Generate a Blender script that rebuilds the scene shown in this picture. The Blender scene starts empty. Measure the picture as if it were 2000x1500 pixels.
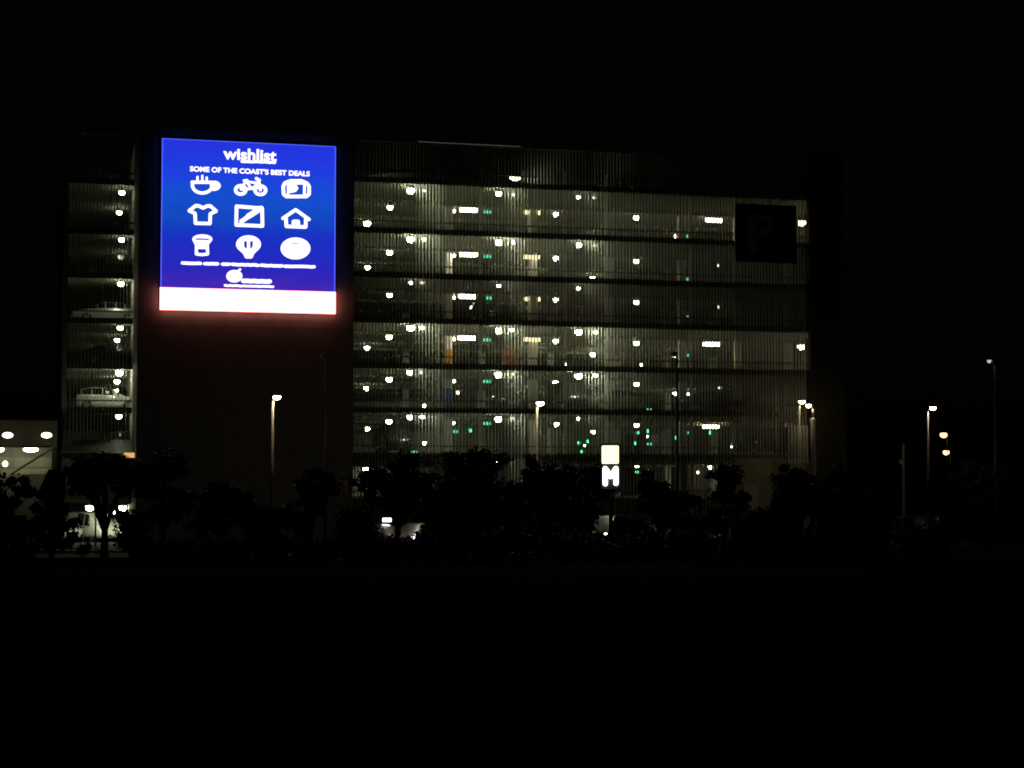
import bpy, bmesh, math, random
import numpy as np
from mathutils import Vector, Matrix

# ------------------------------------------------------------------ camera, sky, exposure
F = 3550.0                      # focal length in photo pixels (photo is 2000 x 1500)
CX, CY = 1000.0, 750.0
CAMZ = 3.8
TH = math.atan(200.0 / F)       # tilt up
sc = bpy.context.scene
C = sc.collection
cam_d = bpy.data.cameras.new("camera"); cam = bpy.data.objects.new("camera", cam_d); C.objects.link(cam)
cam.location = (0, 0, CAMZ); cam.rotation_euler = (math.pi / 2 + TH, 0, 0)
cam_d.sensor_width = 36.0; cam_d.lens = F / 2000.0 * 36.0
cam_d.clip_start = 0.1; cam_d.clip_end = 3000.0
sc.camera = cam

world = bpy.data.worlds.new("World"); sc.world = world; world.use_nodes = True
wn = world.node_tree.nodes; wl = world.node_tree.links
for n in list(wn): wn.remove(n)
sky = wn.new("ShaderNodeTexSky"); sky.sky_type = 'NISHITA'; sky.sun_disc = False
sky.sun_elevation = math.radians(1.0); sky.sun_rotation = math.radians(200.0)
bg = wn.new("ShaderNodeBackground"); bg.inputs[1].default_value = 0.0004
wo = wn.new("ShaderNodeOutputWorld")
wl.new(sky.outputs[0], bg.inputs[0]); wl.new(bg.outputs[0], wo.inputs[0])

sc.view_settings.view_transform = 'Standard'; sc.view_settings.look = 'None'
sc.view_settings.exposure = 0.0; sc.view_settings.gamma = 1.0
sc.view_settings.use_curve_mapping = False
cy = sc.cycles
cy.use_denoising = True
cy.filter_width = 1.9
cy.max_bounces = 6; cy.diffuse_bounces = 4; cy.glossy_bounces = 3; cy.transmission_bounces = 4
cy.transparent_max_bounces = 8
cy.sample_clamp_indirect = 2.0
cy.use_light_tree = True
cy.caustics_reflective = False; cy.caustics_refractive = False

# ------------------------------------------------------------------ projection helpers (photo pixel -> place)
def ray(px, py):
    dx = (px - CX) / F; dy = (CY - py) / F
    return Vector((dx, math.cos(TH) - dy * math.sin(TH), math.sin(TH) + dy * math.cos(TH)))
EYE = Vector((0, 0, CAMZ))
def P(px, py, d):
    r = ray(px, py); return EYE + r * (d / r.y)
PHI = math.radians(14.6)
D0 = 117.0
_r = ray(690, 950)
O = Vector((_r.x / _r.y * D0, D0, 0))
U = Vector((math.cos(PHI), math.sin(PHI), 0)); N = Vector((-math.sin(PHI), math.cos(PHI), 0))
def W(s, t, z): return O + U * s + N * t + Vector((0, 0, z))
def on_t(px, py, t):
    r = ray(px, py); e = EYE - O
    k = (t - e.dot(N)) / r.dot(N); p = e + r * k
    return p.dot(U), p.z
def on_z(px, py, z):
    r = ray(px, py); k = (z - CAMZ) / r.z; p = EYE - O + r * k
    return p.dot(U), p.dot(N)
def S(px, t=0, py=700): return on_t(px, py, t)[0]
def Z(py, px=690, t=0): return on_t(px, py, t)[1]

# ------------------------------------------------------------------ mesh helpers
class MB:
    def __init__(self): self.v = []; self.f = []
    def add(self, vs, fs):
        o = len(self.v); self.v += [tuple(p) for p in vs]; self.f += [tuple(i + o for i in q) for q in fs]; return self
    def box(self, x0, x1, y0, y1, z0, z1):
        return self.add([(x0,y0,z0),(x1,y0,z0),(x1,y1,z0),(x0,y1,z0),(x0,y0,z1),(x1,y0,z1),(x1,y1,z1),(x0,y1,z1)],
                        [(0,3,2,1),(4,5,6,7),(0,1,5,4),(1,2,6,5),(2,3,7,6),(3,0,4,7)])
    def bbox(self, x0, x1, y0, y1, z0, z1, b):
        # box with chamfered edges
        bm = bmesh.new(); bmesh.ops.create_cube(bm, size=1)
        for v in bm.verts: v.co = Vector(((x0+x1)/2 + v.co.x*(x1-x0), (y0+y1)/2 + v.co.y*(y1-y0), (z0+z1)/2 + v.co.z*(z1-z0)))
        bmesh.ops.bevel(bm, geom=bm.edges[:], offset=b, segments=2, affect='EDGES', profile=0.5)
        bm.verts.index_update()
        self.add([v.co for v in bm.verts], [[v.index for v in f.verts] for f in bm.faces]); bm.free(); return self
    def tube(self, pts, radii, n=8, cap=True):
        pts = [Vector(p) for p in pts]; rings = []; vs = []
        for i, p in enumerate(pts):
            a = pts[max(i-1, 0)]; b = pts[min(i+1, len(pts)-1)]; d = (b - a).normalized()
            x = d.cross(Vector((0,0,1)) if abs(d.z) < .9 else Vector((0,1,0))).normalized(); y = d.cross(x)
            for k in range(n):
                an = 2*math.pi*k/n; vs.append(p + (x*math.cos(an) + y*math.sin(an)) * radii[i])
        fs = []
        for i in range(len(pts)-1):
            for k in range(n): fs.append((i*n+k, i*n+(k+1)%n, (i+1)*n+(k+1)%n, (i+1)*n+k))
        if cap: fs.append(tuple(range(n))[::-1]); fs.append(tuple((len(pts)-1)*n+k for k in range(n)))
        return self.add(vs, fs)
    def ell(self, c, rx, ry, rz, n=10, m=6, z0=-1.0, z1=1.0):
        vs = []; fs = []; a0 = math.asin(z0); a1 = math.asin(z1)
        for j in range(m+1):
            a = a0 + (a1-a0)*j/m; r = max(math.cos(a), 1e-3)
            for k in range(n):
                an = 2*math.pi*k/n; vs.append((c[0]+rx*r*math.cos(an), c[1]+ry*r*math.sin(an), c[2]+rz*math.sin(a)))
        for j in range(m):
            for k in range(n): fs.append((j*n+k, j*n+(k+1)%n, (j+1)*n+(k+1)%n, (j+1)*n+k))
        fs.append(tuple(range(n))[::-1]); fs.append(tuple(m*n+k for k in range(n)))
        return self.add(vs, fs)
    def prism(self, poly, y0, y1):           # polygon in x,z (counter-clockwise seen from -y) extruded in y
        n = len(poly)
        return self.add([(p[0], y0, p[1]) for p in poly] + [(p[0], y1, p[1]) for p in poly],
                        [tuple(range(n)), tuple(range(n, 2*n))[::-1]] + [(i, n+i, n+(i+1)%n, (i+1)%n) for i in range(n)])
    def mesh(self, name, mat, smooth=False):
        me = bpy.data.meshes.new(name); me.from_pydata(self.v, [], self.f)
        if mat: me.materials.append(mat)
        if smooth:
            for p in me.polygons: p.use_smooth = True
        me.update(); return me
    def build(self, name, mat, parent=None, smooth=False, loc=None, rz=None):
        o = bpy.data.objects.new(name, self.mesh(name, mat, smooth)); C.objects.link(o)
        if parent: o.parent = parent
        if loc is not None: o.location = loc
        if rz is not None: o.rotation_euler = (0, 0, rz)
        return o
def inst(name, me, parent=None, loc=(0,0,0), rz=0, scale=None):
    o = bpy.data.objects.new(name, me); C.objects.link(o); o.location = loc; o.rotation_euler = (0, 0, rz)
    if parent: o.parent = parent
    if scale: o.scale = scale
    return o
def tag(o, label, cat, group=None, kind=None):
    if label: o["label"] = label
    if cat: o["category"] = cat
    if group: o["group"] = group
    if kind: o["kind"] = kind
    return o
def thing(name, label, cat, loc=(0,0,0), rz=0, group=None):
    o = bpy.data.objects.new(name, None); C.objects.link(o); o.location = loc; o.rotation_euler = (0, 0, rz)
    o.empty_display_size = 0.2
    return tag(o, label, cat, group)
ORD = ['first','second','third','fourth','fifth','sixth','seventh','eighth','ninth','tenth','eleventh','twelfth','thirteenth','fourteenth','fifteenth','sixteenth','seventeenth','eighteenth','nineteenth','twentieth']

# ------------------------------------------------------------------ materials
def mat(name, col, rough=0.7, metal=0.0, noise=0.15, scale=3.0, bump=0.0, stretch=(1,1,1), spec=0.5, stains=0.0, coat=0.0):
    m = bpy.data.materials.new(name); m.use_nodes = True; nt = m.node_tree; b = nt.nodes["Principled BSDF"]
    b.inputs["Roughness"].default_value = rough; b.inputs["Metallic"].default_value = metal
    b.inputs["Specular IOR Level"].default_value = spec
    if coat: b.inputs["Coat Weight"].default_value = coat
    tc = nt.nodes.new("ShaderNodeTexCoord"); mp = nt.nodes.new("ShaderNodeMapping"); mp.inputs["Scale"].default_value = stretch
    nt.links.new(tc.outputs["Object"], mp.inputs[0])
    nz = nt.nodes.new("ShaderNodeTexNoise"); nz.inputs["Scale"].default_value = scale; nz.inputs["Detail"].default_value = 6
    nt.links.new(mp.outputs[0], nz.inputs["Vector"])
    rp = nt.nodes.new("ShaderNodeValToRGB")
    rp.color_ramp.elements[0].position = 0.3; rp.color_ramp.elements[1].position = 0.7
    rp.color_ramp.elements[0].color = [c*(1-noise) for c in col] + [1]
    rp.color_ramp.elements[1].color = [min(1, c*(1+noise)) for c in col] + [1]
    nt.links.new(nz.outputs["Fac"], rp.inputs[0]); out = rp.outputs[0]
    if stains:
        mp2 = nt.nodes.new("ShaderNodeMapping"); mp2.inputs["Scale"].default_value = (1.2, 1.2, 0.12)
        nt.links.new(tc.outputs["Object"], mp2.inputs[0])
        n2 = nt.nodes.new("ShaderNodeTexNoise"); n2.inputs["Scale"].default_value = 1.6; n2.inputs["Detail"].default_value = 5
        nt.links.new(mp2.outputs[0], n2.inputs["Vector"])
        r2 = nt.nodes.new("ShaderNodeValToRGB"); r2.color_ramp.elements[0].position = 0.35; r2.color_ramp.elements[1].position = 0.6
        r2.color_ramp.elements[0].color = (1-stains,)*3 + (1,); r2.color_ramp.elements[1].color = (1,1,1,1)
        nt.links.new(n2.outputs["Fac"], r2.inputs[0])
        mx = nt.nodes.new("ShaderNodeMix"); mx.data_type = 'RGBA'; mx.blend_type = 'MULTIPLY'; mx.inputs[0].default_value = 1
        nt.links.new(out, mx.inputs[6]); nt.links.new(r2.outputs[0], mx.inputs[7]); out = mx.outputs[2]
    nt.links.new(out, b.inputs["Base Color"])
    if bump:
        bp = nt.nodes.new("ShaderNodeBump"); bp.inputs["Strength"].default_value = bump
        nt.links.new(nz.outputs["Fac"], bp.inputs["Height"]); nt.links.new(bp.outputs[0], b.inputs["Normal"])
    return m
def em(name, col, strength, sampled=True):
    m = bpy.data.materials.new(name); m.use_nodes = True; nt = m.node_tree
    for n in list(nt.nodes): nt.nodes.remove(n)
    e = nt.nodes.new("ShaderNodeEmission"); e.inputs[0].default_value = (*col, 1); e.inputs[1].default_value = strength
    o = nt.nodes.new("ShaderNodeOutputMaterial"); nt.links.new(e.outputs[0], o.inputs[0])
    if not sampled: m.cycles.emission_sampling = 'NONE'
    return m
M = dict(
    concrete=mat("concrete", (.36,.35,.32), .85, noise=.18, scale=1.5, bump=.1, stains=.25),
    ceiling=mat("painted_soffit", (.28,.285,.235), .85, noise=.22, scale=.7),
    wall=mat("rendered_wall", (.30,.30,.27), .9, noise=.12, scale=.9, bump=.08, stains=.12),
    slat=mat("slat_metal", (.60,.62,.54), .55, metal=.0, noise=.15, scale=4),
    pier=mat("dark_cladding", (.07,.062,.04), .8, noise=.15, stains=.15),
    rail=mat("dark_rail", (.085,.085,.075), .5, metal=.3),
    white=mat("white_paint", (.75,.74,.70), .6, noise=.08),
    orange=mat("orange_paint", (.70,.26,.03), .6), orange2=mat("dark_orange_paint", (.28,.12,.03), .6), blue=mat("blue_paint", (.04,.16,.5), .6), red=mat("red_paint", (.16,.035,.012), .6),  # orange2 is a darker copy of the orange paint
    pole=mat("galvanised_pole", (.38,.37,.35), .5, metal=.5, noise=.2, scale=8),
    polewhite=mat("painted_pole", (.72,.68,.6), .55, noise=.12, scale=5),
    black=mat("black_panel", (.006,.006,.006), .7), letter=mat("unlit_letter", (.5,.52,.42), .7),
    dark=mat("dark_plastic", (.02,.02,.02), .6), rubber=mat("tyre_rubber", (.015,.015,.015), .9),
    rim=mat("alloy_rim", (.5,.5,.5), .3, metal=.9), glass=mat("dark_glass", (.006,.007,.008), .08, spec=.6),
    asphalt=mat("asphalt", (.045,.045,.045), .9, noise=.3, scale=6, bump=.3, spec=.05),
    grass=mat("grass_ground", (.026,.038,.015), 1.0, noise=.45, scale=2.5, bump=.5, spec=0),
    kerb=mat("kerb_concrete", (.3,.29,.27), .85, noise=.2),
    beige=mat("beige_panel", (.5,.47,.36), .7, noise=.1, scale=1.2, stains=.15),
    brown=mat("brown_fascia", (.05,.042,.027), .8, noise=.15, stains=.2),
    bark=mat("bark", (.05,.038,.025), .95, noise=.4, scale=6, bump=.6, stretch=(1,1,.2)),
    leaf=mat("leaf", (.035,.06,.022), .6, noise=.5, scale=1.3),
    leafdark=mat("dark_leaf", (.022,.036,.016), .6, noise=.5, scale=1.3),
    linepaint=mat("line_paint", (.6,.6,.58), .7, noise=.2, scale=5),
    lens_off=mat("unlit_lens", (.35,.35,.33), .2),
    tail=mat("tail_lens", (.25,.01,.01), .2),
    silver=mat("silver_car_paint", (.55,.56,.57), .3, metal=.5, noise=.03, coat=.6),
    whitecar=mat("white_car_paint", (.78,.78,.76), .3, noise=.03, coat=.6),
    darkcar=mat("dark_car_paint", (.02,.022,.026), .3, metal=.3, noise=.03, coat=.6),
    greycar=mat("grey_car_paint", (.14,.145,.15), .3, metal=.4, noise=.03, coat=.6),
    redcar=mat("red_car_paint", (.3,.03,.015), .3, metal=.2, noise=.03, coat=.6),
)
COOL = (.98, 1.0, .68); WARM = (1.0, .84, .50)
E = dict(
    lamp=em("lamp_cool", COOL, 46.0), lampb=em("lamp_cool_bright", COOL, 56.0), lamps=em("lamp_small", COOL, 30.0), lampm=em("lamp_medium", COOL, 17.0), lampw=em("lamp_wing", COOL, 11.0), lampo=em("lamp_wing_outer", COOL, 9.0),
    lampd=em("lamp_dim", COOL, 1.6), tube=em("lamp_tube_warm", (1,.88,.56), 24.0), warm=em("lamp_warm", WARM, 11.0), tubed=em("lamp_tube_dim", (1,.82,.4), 2.2),
    green=em("indicator_green", (.10, 1.0, .34), 2.2), exit=em("exit_green", (.16, 1.0, .58), .85),
    street=em("street_lens", (1,.84,.54), 70.0), street2=em("street_lens_soft", (1,.80,.48), 40.0), streetd=em("street_lens_dim", (.95,.95,1), .6), sodium=em("sodium_lens", (1,.56,.24), 3.6),
    icon=em("screen_white", (1,.95,1), 1.5), strip=em("screen_red_strip", (1.0,.27,.24), 4.6),
    yellow=em("sign_yellow", (1,.94,.44), 2.0), mwhite=em("sign_white", (.92,1,1), 5.0),
    head=em("headlight", (.95,1,1), 9.0), indicator=em("indicator_orange", (1,.22,.03), 6.0), amber=em("amber_strip", (1,.52,.18), .85),
    string=em("glow_bead", (1,1,.9), .24, False), rim=em("screen_edge_blue", (.08,.12,1.0), 1.3),
)

# ------------------------------------------------------------------ ground
g = MB().add([(-900,-120,0),(900,-120,0),(900,1600,0),(-900,1600,0)], [(0,1,2,3)]).build("ground", M["grass"]); g["kind"] = "structure"
YR = [-19.0, -9.0]
def sheet(name, s0, s1, t0, t1, z, m):
    o = MB().add([(s0,t0,z),(s1,t0,z),(s1,t1,z),(s0,t1,z)], [(0,1,2,3)]).build(name, m, loc=O, rz=PHI); o["kind"] = "structure"; return o
sheet("road", -90, 120, YR[0], YR[1], .008, M["asphalt"])
sheet("forecourt", -60, 60, YR[1] + .16, 60, .012, M["asphalt"])
for i, t in enumerate((YR[0] - .15, YR[1])):
    k = MB().box(-90, 120, t, t + .15, 0, .13).build("kerb", M["kerb"], loc=O, rz=PHI); k["kind"] = "structure"
for i in range(24):
    s = -60 + i * 6
    o = MB().box(s, s + 3, -14.06, -13.94, .010, .0125).build("lane_marking", M["linepaint"], loc=O, rz=PHI); o["kind"] = "structure"

# ------------------------------------------------------------------ the car park building
SY = [347.5, 446.5, 533.5, 622.5, 712, 799, 889, 979]      # slab edges at the tower's right edge, photo rows
SZ = [Z(y) for y in SY]                                     # slab centre heights
HT = .14                                                    # half slab
sR0, sR1 = S(687), S(1578)                                  # main front
sE1 = S(1652, -.4)                                          # end pier
BACK = 48.0
garage = thing("car_park_building", "tall multi-storey car park with slatted front, solid tower and lit floors", "building", O, PHI)
LB_T = 5.2                                                  # the bay left of the tower is set back
sL0, sL1 = S(131, LB_T), S(268, -.8)
sT0, sT1 = sL1, sR0
ztop = Z(272); zTower = Z(249, 275, -.8)

def gp(mb, name, m, smooth=False): return mb.build(name, m, garage, smooth)
for k, z in enumerate(SZ):
    gp(MB().box(sT1 + .02, sE1 - .1, .16, BACK, z - HT, z + HT), "slab", M["ceiling"])
    gp(MB().box(sL0, sT0 + 4, LB_T + .16, BACK, z - HT + .003, z + HT - .003), "slab", M["ceiling"])
    # edge band and guard rail of each storey, behind the slats
    gp(MB().box(sT1 + .02, sR1, .10, .157, z - HT - .07, z + HT + .03), "edge_band", M["rail"])
    gp(MB().box(sL0 + .02, sT0 - .02, LB_T + .10, LB_T + .157, z - HT - .07, z + HT + .03), "edge_band", M["rail"])
    gp(MB().box(sT1 + .02, sR1, .22, .30, z + HT + .42, z + HT + .53), "guard_rail", M["rail"])
    gp(MB().box(sL0 + .02, sT0 - .02, LB_T + .22, LB_T + .30, z + HT + .42, z + HT + .53), "guard_rail", M["rail"])
    for t in (7.3, 14.8, 22.3, 30.0, 38.0):
        if k: gp(MB().box(sT1 + .3, sE1 - .5, t - .2, t + .2, z - HT - .2, z - HT), "ceiling_beam", M["ceiling"])
        else: gp(MB().box(sT1 + .3, sE1 - .5, t - .2, t + .2, z - HT - .28, z - HT), "ceiling_beam", M["ceiling"])
# columns
colm = MB().box(-.24, .24, -.3, .3, 0, SZ[0] - HT).mesh("column", M["white"])
for px in (876, 1040, 1190, 1330, 1440, 1540):
    for t in (8.6, 24.0):
        inst("column", colm, garage, (S(px, 8.6), t, 0))
gp(MB().box(sT1, sE1, BACK, BACK + .3, 0, SZ[0] + HT), "back_wall", M["concrete"])
gp(MB().box(sL0 - .3, sT1, BACK, BACK + .3, 0, SZ[0] + HT), "back_wall", M["concrete"])
gp(MB().box(sL0 - .3, sL0, LB_T, BACK, 0, Z(266, 131, LB_T)), "side_wall", M["concrete"])
# coloured level bands on columns (each storey has its paint)
def band(px, t, k, colour, h0=.15, h1=1.35, w=.27):
    z0 = SZ[k + 1] + HT
    gp(MB().box(S(px, t) - w, S(px, t) + w, t - .33, t + .33, z0 + h0, z0 + h1), "level_band", M[colour])
band(876, 8.6, 3, "orange", .3, 1.6); band(876, 8.6, 4, "blue", .3, 1.75)
band(1222, 3.0, 3, "orange2", 0.02, 1.0, .45); band(995, 3.0, 3, "red", 0.02, 1.25, .5); band(1440, 8.6, 3, "orange", .1, .8)
band(258, 12.0, 3, "orange2", .02, 1.9, .4)
# tower with shadow joints between its facing panels
zj = [0, Z(890, 480, -.8), Z(760, 480, -.8), Z(640, 480, -.8), Z(500, 480, -.8), Z(370, 480, -.8), zTower]
gp(MB().box(sT0 + .05, sT1 - .05, -.74, 12, 0, zTower - .06), "tower_core", M["wall"])
nP = 4
for j in range(6):
    for i in range(nP):
        a = sT0 + (sT1 - sT0) * i / nP; b = sT0 + (sT1 - sT0) * (i + 1) / nP
        gp(MB().box(a + .012, b - .012, -.8, -.742, zj[j] + .012, zj[j + 1] - .012), "wall_panel", M["wall"])
gp(MB().box(sT0, sT1, -.86, 12.1, zTower, zTower + .12), "coping", M["concrete"])
gp(MB().box(sT0, sT0 + .048, -.735, 12, 0, zTower - .06), "return_wall", M["concrete"])
# end pier at the right
gp(MB().box(sR1 + .03, sE1, -.4, .1, 0, Z(300, 1600, -.4)), "end_pier", M["pier"])
gp(MB().box(sE1 - .09, sE1, .103, BACK, 0, Z(300, 1600, -.4)), "side_wall", M["pier"])
for i in range(10):
    gp(MB().box(S(776 + i * 82.5) - .045, S(776 + i * 82.5) + .045, .305, .37, 0, SZ[0] + HT + .9), "mullion", M["white"])
# parapet rail and uprights on the roof, and slats
gp(MB().box(sT1 + .02, sR1, .0, .1, ztop - .07, ztop), "parapet_rail", M["white"])
gp(MB().box(sL0, sT0 - .02, LB_T, LB_T + .1, Z(264, 265, LB_T) - .07, Z(264, 265, LB_T)), "parapet_rail", M["white"])
PITCH = .222
zs0 = .35
slat = MB().box(-.02, .02, -.16, .06, zs0, ztop - .072).mesh("slat", M["slat"])
n = int((sR1 - sR0) / PITCH)
for i in range(1, n):
    inst("slat", slat, garage, (sR0 + i * PITCH, .015, 0))
slatL = MB().box(-.02, .02, -.16, .06, Z(900), Z(264, 265, LB_T) - .072).mesh("slat", M["slat"])
n = int((sT0 - sL0) / PITCH)
for i in range(1, n):
    inst("slat", slatL, garage, (sL0 + i * PITCH, LB_T + .015, 0))
# solid base wall at the right foot of the front
gp(MB().box(S(1432, -.2), sR1, -.2, -.05, 0, Z(896, 1500, -.2)), "base_wall", M["beige"])
gp(MB().box(S(1450, -.3), S(1480, -.3), -.28, -.203, 0.3, Z(947, 1465, -.3)), "service_door", M["white"])

# black square with a big P
pA = on_t(1438, 397, -.35); pB = on_t(1556, 514, -.35)
pan = thing("parking_sign", "big black square sign with a faint letter P on the slatted front", "sign", W((pA[0]+pB[0])/2, -.35, pB[1]), PHI)
pw, ph = pB[0]-pA[0], pA[1]-pB[1]
MB().bbox(-pw/2, pw/2, 0, .22, 0, ph, .03).build("panel", M["black"], pan)
for x in (-pw*.3, pw*.3): MB().box(x-.04, x+.04, .21, .40, ph*.2, ph*.8).build("bracket", M["dark"], pan)
def text_mesh(name, body, size, m, extrude=.01, offset=0.0, bold=True):
    cu = bpy.data.curves.new(name, 'FONT'); cu.body = body; cu.size = size; cu.extrude = extrude; cu.offset = offset
    ob = bpy.data.objects.new(name, cu); C.objects.link(ob); bpy.context.view_layer.update()
    me = bpy.data.meshes.new_from_object(ob.evaluated_get(bpy.context.evaluated_depsgraph_get()))
    bpy.data.objects.remove(ob)
    me.transform(Matrix.Rotation(math.pi/2, 4, 'X')); me.materials.clear(); me.materials.append(m)
    return me
def fit(me, x0, x1, z0, z1, y):
    co = np.array([v.co for v in me.vertices]); a = co.min(0); b = co.max(0)
    sx = (x1-x0)/(b[0]-a[0]); sz = (z1-z0)/(b[2]-a[2])
    for v in me.vertices: v.co = (x0+(v.co.x-a[0])*sx, y+(v.co.y-(a[1]+b[1])/2), z0+(v.co.z-a[2])*sz)
pm = text_mesh("letter", "P", 3, M["letter"], .015, .05); fit(pm, -pw*.29, pw*.12, ph*.16, ph*.82, -.012)
inst("letter", pm, pan)

# ------------------------------------------------------------------ the big advertising screen
TS = -1.02
sA = S(315.5, TS, 430); sB = S(654.5, TS, 450)
zT = on_t(318, 270, TS)[1]; zS = on_t(313, 561, TS)[1]; zB = on_t(312, 605, TS)[1]
scr = thing("advertising_screen", "glowing blue advertising screen with white icons and a blazing bottom strip", "screen", W(sA, TS, zB), PHI)
sw, sh = sB - sA, zT - zB
MB().box(-.06, sw + .06, .06, .218, .02, sh + .06).build("cabinet", M["dark"], scr)
# screen face: the picture it shows is its own glowing colour
m = bpy.data.materials.new("screen_picture"); m.use_nodes = True; nt = m.node_tree
for nd in list(nt.nodes): nt.nodes.remove(nd)
tc = nt.nodes.new("ShaderNodeTexCoord"); sep = nt.nodes.new("ShaderNodeSeparateXYZ"); nt.links.new(tc.outputs["Object"], sep.inputs[0])
mr = nt.nodes.new("ShaderNodeMapRange"); mr.inputs[1].default_value = zS - zB; mr.inputs[2].default_value = sh
nt.links.new(sep.outputs[2], mr.inputs[0])
wv = nt.nodes.new("ShaderNodeTexNoise"); wv.inputs["Scale"].default_value = .55; wv.inputs["Detail"].default_value = 5; wv.inputs["Distortion"].default_value = 1.5
mpp = nt.nodes.new("ShaderNodeMapping"); mpp.inputs["Scale"].default_value = (.35, 1, 1.3); nt.links.new(tc.outputs["Object"], mpp.inputs[0]); nt.links.new(mpp.outputs[0], wv.inputs["Vector"])
ad = nt.nodes.new("ShaderNodeMath"); ad.operation = 'MULTIPLY_ADD'; ad.inputs[1].default_value = .22; nt.links.new(wv.outputs["Fac"], ad.inputs[0])
sb2 = nt.nodes.new("ShaderNodeMath"); sb2.operation = 'SUBTRACT'; sb2.inputs[1].default_value = .11
nt.links.new(mr.outputs[0], ad.inputs[2]); nt.links.new(ad.outputs[0], sb2.inputs[0])
rp = nt.nodes.new("ShaderNodeValToRGB"); el = rp.color_ramp.elements
el[0].position = 0; el[0].color = (.055,.020,.46,1)
el[1].position = 1; el[1].color = (.018,.032,.74,1)
for p_, c_ in ((.12,(.024,.020,.50,1)),(.32,(.012,.026,.54,1)),(.40,(.009,.038,.55,1)),(.46,(.007,.062,.52,1)),(.62,(.007,.078,.62,1)),(.80,(.014,.048,.74,1))):
    e_ = el.new(p_); e_.color = c_
nt.links.new(sb2.outputs[0], rp.inputs[0])
emn = nt.nodes.new("ShaderNodeEmission"); emn.inputs[1].default_value = 1.0; nt.links.new(rp.outputs[0], emn.inputs[0])
om = nt.nodes.new("ShaderNodeOutputMaterial"); nt.links.new(emn.outputs[0], om.inputs[0])
MB().box(.04, sw - .04, .0, .058, zS - zB + .005, sh - .04).build("screen_face", m, scr)
b = MB(); b.box(-.02, .037, -.015, .057, zS - zB, sh - .003); b.box(sw - .037, sw + .02, -.015, .057, zS - zB, sh - .003); b.box(-.02, sw + .02, -.014, .057, sh - .037, sh)
b.build("lit_edge", E["rim"], scr)
MB().box(-.05, sw + .05, -.10, .058, .0, zS - zB - .01).build("red_light_strip", E["strip"], scr)

def q(px, py):
    s, z = on_t(px, py, TS - .03); return (s - sA, z - zB)
PXM = abs(q(500, 440)[0] - q(501, 440)[0])
def stroke(mb, pts, w, y0=-.03, y1=-.004, n=8):
    pts = [Vector((*q(*p), )).to_2d() if len(p) == 2 else p for p in pts]; r = w * PXM / 2 * .74
    for i in range(len(pts) - 1):
        a, b_ = pts[i], pts[i+1]; d = (b_ - a)
        if d.length < 1e-5: continue
        d.normalize(); nn = Vector((-d.y, d.x)) * r
        mb.prism([tuple(a - nn), tuple(b_ - nn), tuple(b_ + nn), tuple(a + nn)], y0 - .0006 * (i % 3), y1)
    for i, p in enumerate(pts):
        mb.prism([(p.x + r * math.cos(2*math.pi*k/n), p.y + r * math.sin(2*math.pi*k/n)) for k in range(n)], y0 - .0019 - .0003*(i % 2), y1)
def fill(mb, pts, y0=-.032, y1=-.004):
    mb.prism([q(*p) for p in pts], y0, y1)
def c2(px, py): return (350 + px / 7.407, 275 + py / 7.407)
def c3(px, py): return (350 + px / 7.407, 390 + py / 7.407)
def c4(px, py): return (340 + px / 6.897, 500 + py / 6.897)
def arc(cx, cy_, rx, ry, a0, a1, n=14, cv=c2): return [cv(cx + rx*math.cos(math.radians(a0+(a1-a0)*i/n)), cy_ + ry*math.sin(math.radians(a0+(a1-a0)*i/n))) for i in range(n+1)]
def icon(name, fn):
    mb = MB(); fn(mb); return mb.build(name, E["icon"], scr)
def i_cup(mb):
    stroke(mb, [c2(195,600), c2(190,660)] + arc(335,650,140,105,172,8)[::1] + [c2(480,610)], 8)
    stroke(mb, [c2(185,598), c2(480,600)], 8); stroke(mb, arc(500,650,75,48,-80,100), 9); stroke(mb, [c2(470,640), c2(560,645)], 10)
    for x, y in ((265,520),(335,505),(398,530)): stroke(mb, [c2(x,y), c2(x,590)], 5.5)
def i_bike(mb):
    stroke(mb, arc(890,710,75,62,0,360), 8.5); stroke(mb, arc(1175,715,78,62,0,360), 8.5)
    stroke(mb, [c2(890,700), c2(960,590), c2(1140,610), c2(1060,690), c2(900,705)], 6); stroke(mb, [c2(1050,690), c2(960,580)], 6)
    stroke(mb, [c2(935,575), c2(985,570)], 6); stroke(mb, [c2(1175,710), c2(1150,590), c2(1160,570), c2(1115,545)], 8); stroke(mb, [c2(1000,690), c2(1070,690)], 7)
def i_camera(mb):
    stroke(mb, [c2(1530,610), c2(1610,580), c2(1770,580), c2(1850,615), c2(1880,660), c2(1880,770), c2(1840,805), c2(1550,805), c2(1510,770), c2(1505,660), c2(1530,610)], 9)
    stroke(mb, [c2(1575,640), c2(1575,790)], 6); stroke(mb, [c2(1812,640), c2(1812,790)], 7)
    fill(mb, [c2(1560,640), c2(1610,745), c2(1690,735), c2(1725,690), c2(1690,620), c2(1560,610)][::1]); stroke(mb, [c2(1580,610), c2(1780,612)], 7)
    stroke(mb, [c2(1590,640), c2(1590,730), c2(1660,720), c2(1690,680)], 9); stroke(mb, [c2(1640,600), c2(1745,600)], 9)
def i_shirt(mb):
    stroke(mb, [c3(240,85), c3(290,92), c3(345,120), c3(400,92), c3(450,90), c3(535,165), c3(450,205), c3(445,345), c3(235,340), c3(230,200), c3(145,160), c3(240,85)], 8.5)
def i_pencil(mb):
    stroke(mb, [c3(830,95), c3(1200,125), c3(1205,380), c3(825,365), c3(830,95)], 9)
    stroke(mb, [c3(900,315), c3(1150,140)], 11); stroke(mb, [c3(1000,240), c3(1180,125)], 14); stroke(mb, [c3(1110,165), c3(1195,115)], 9)
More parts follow.
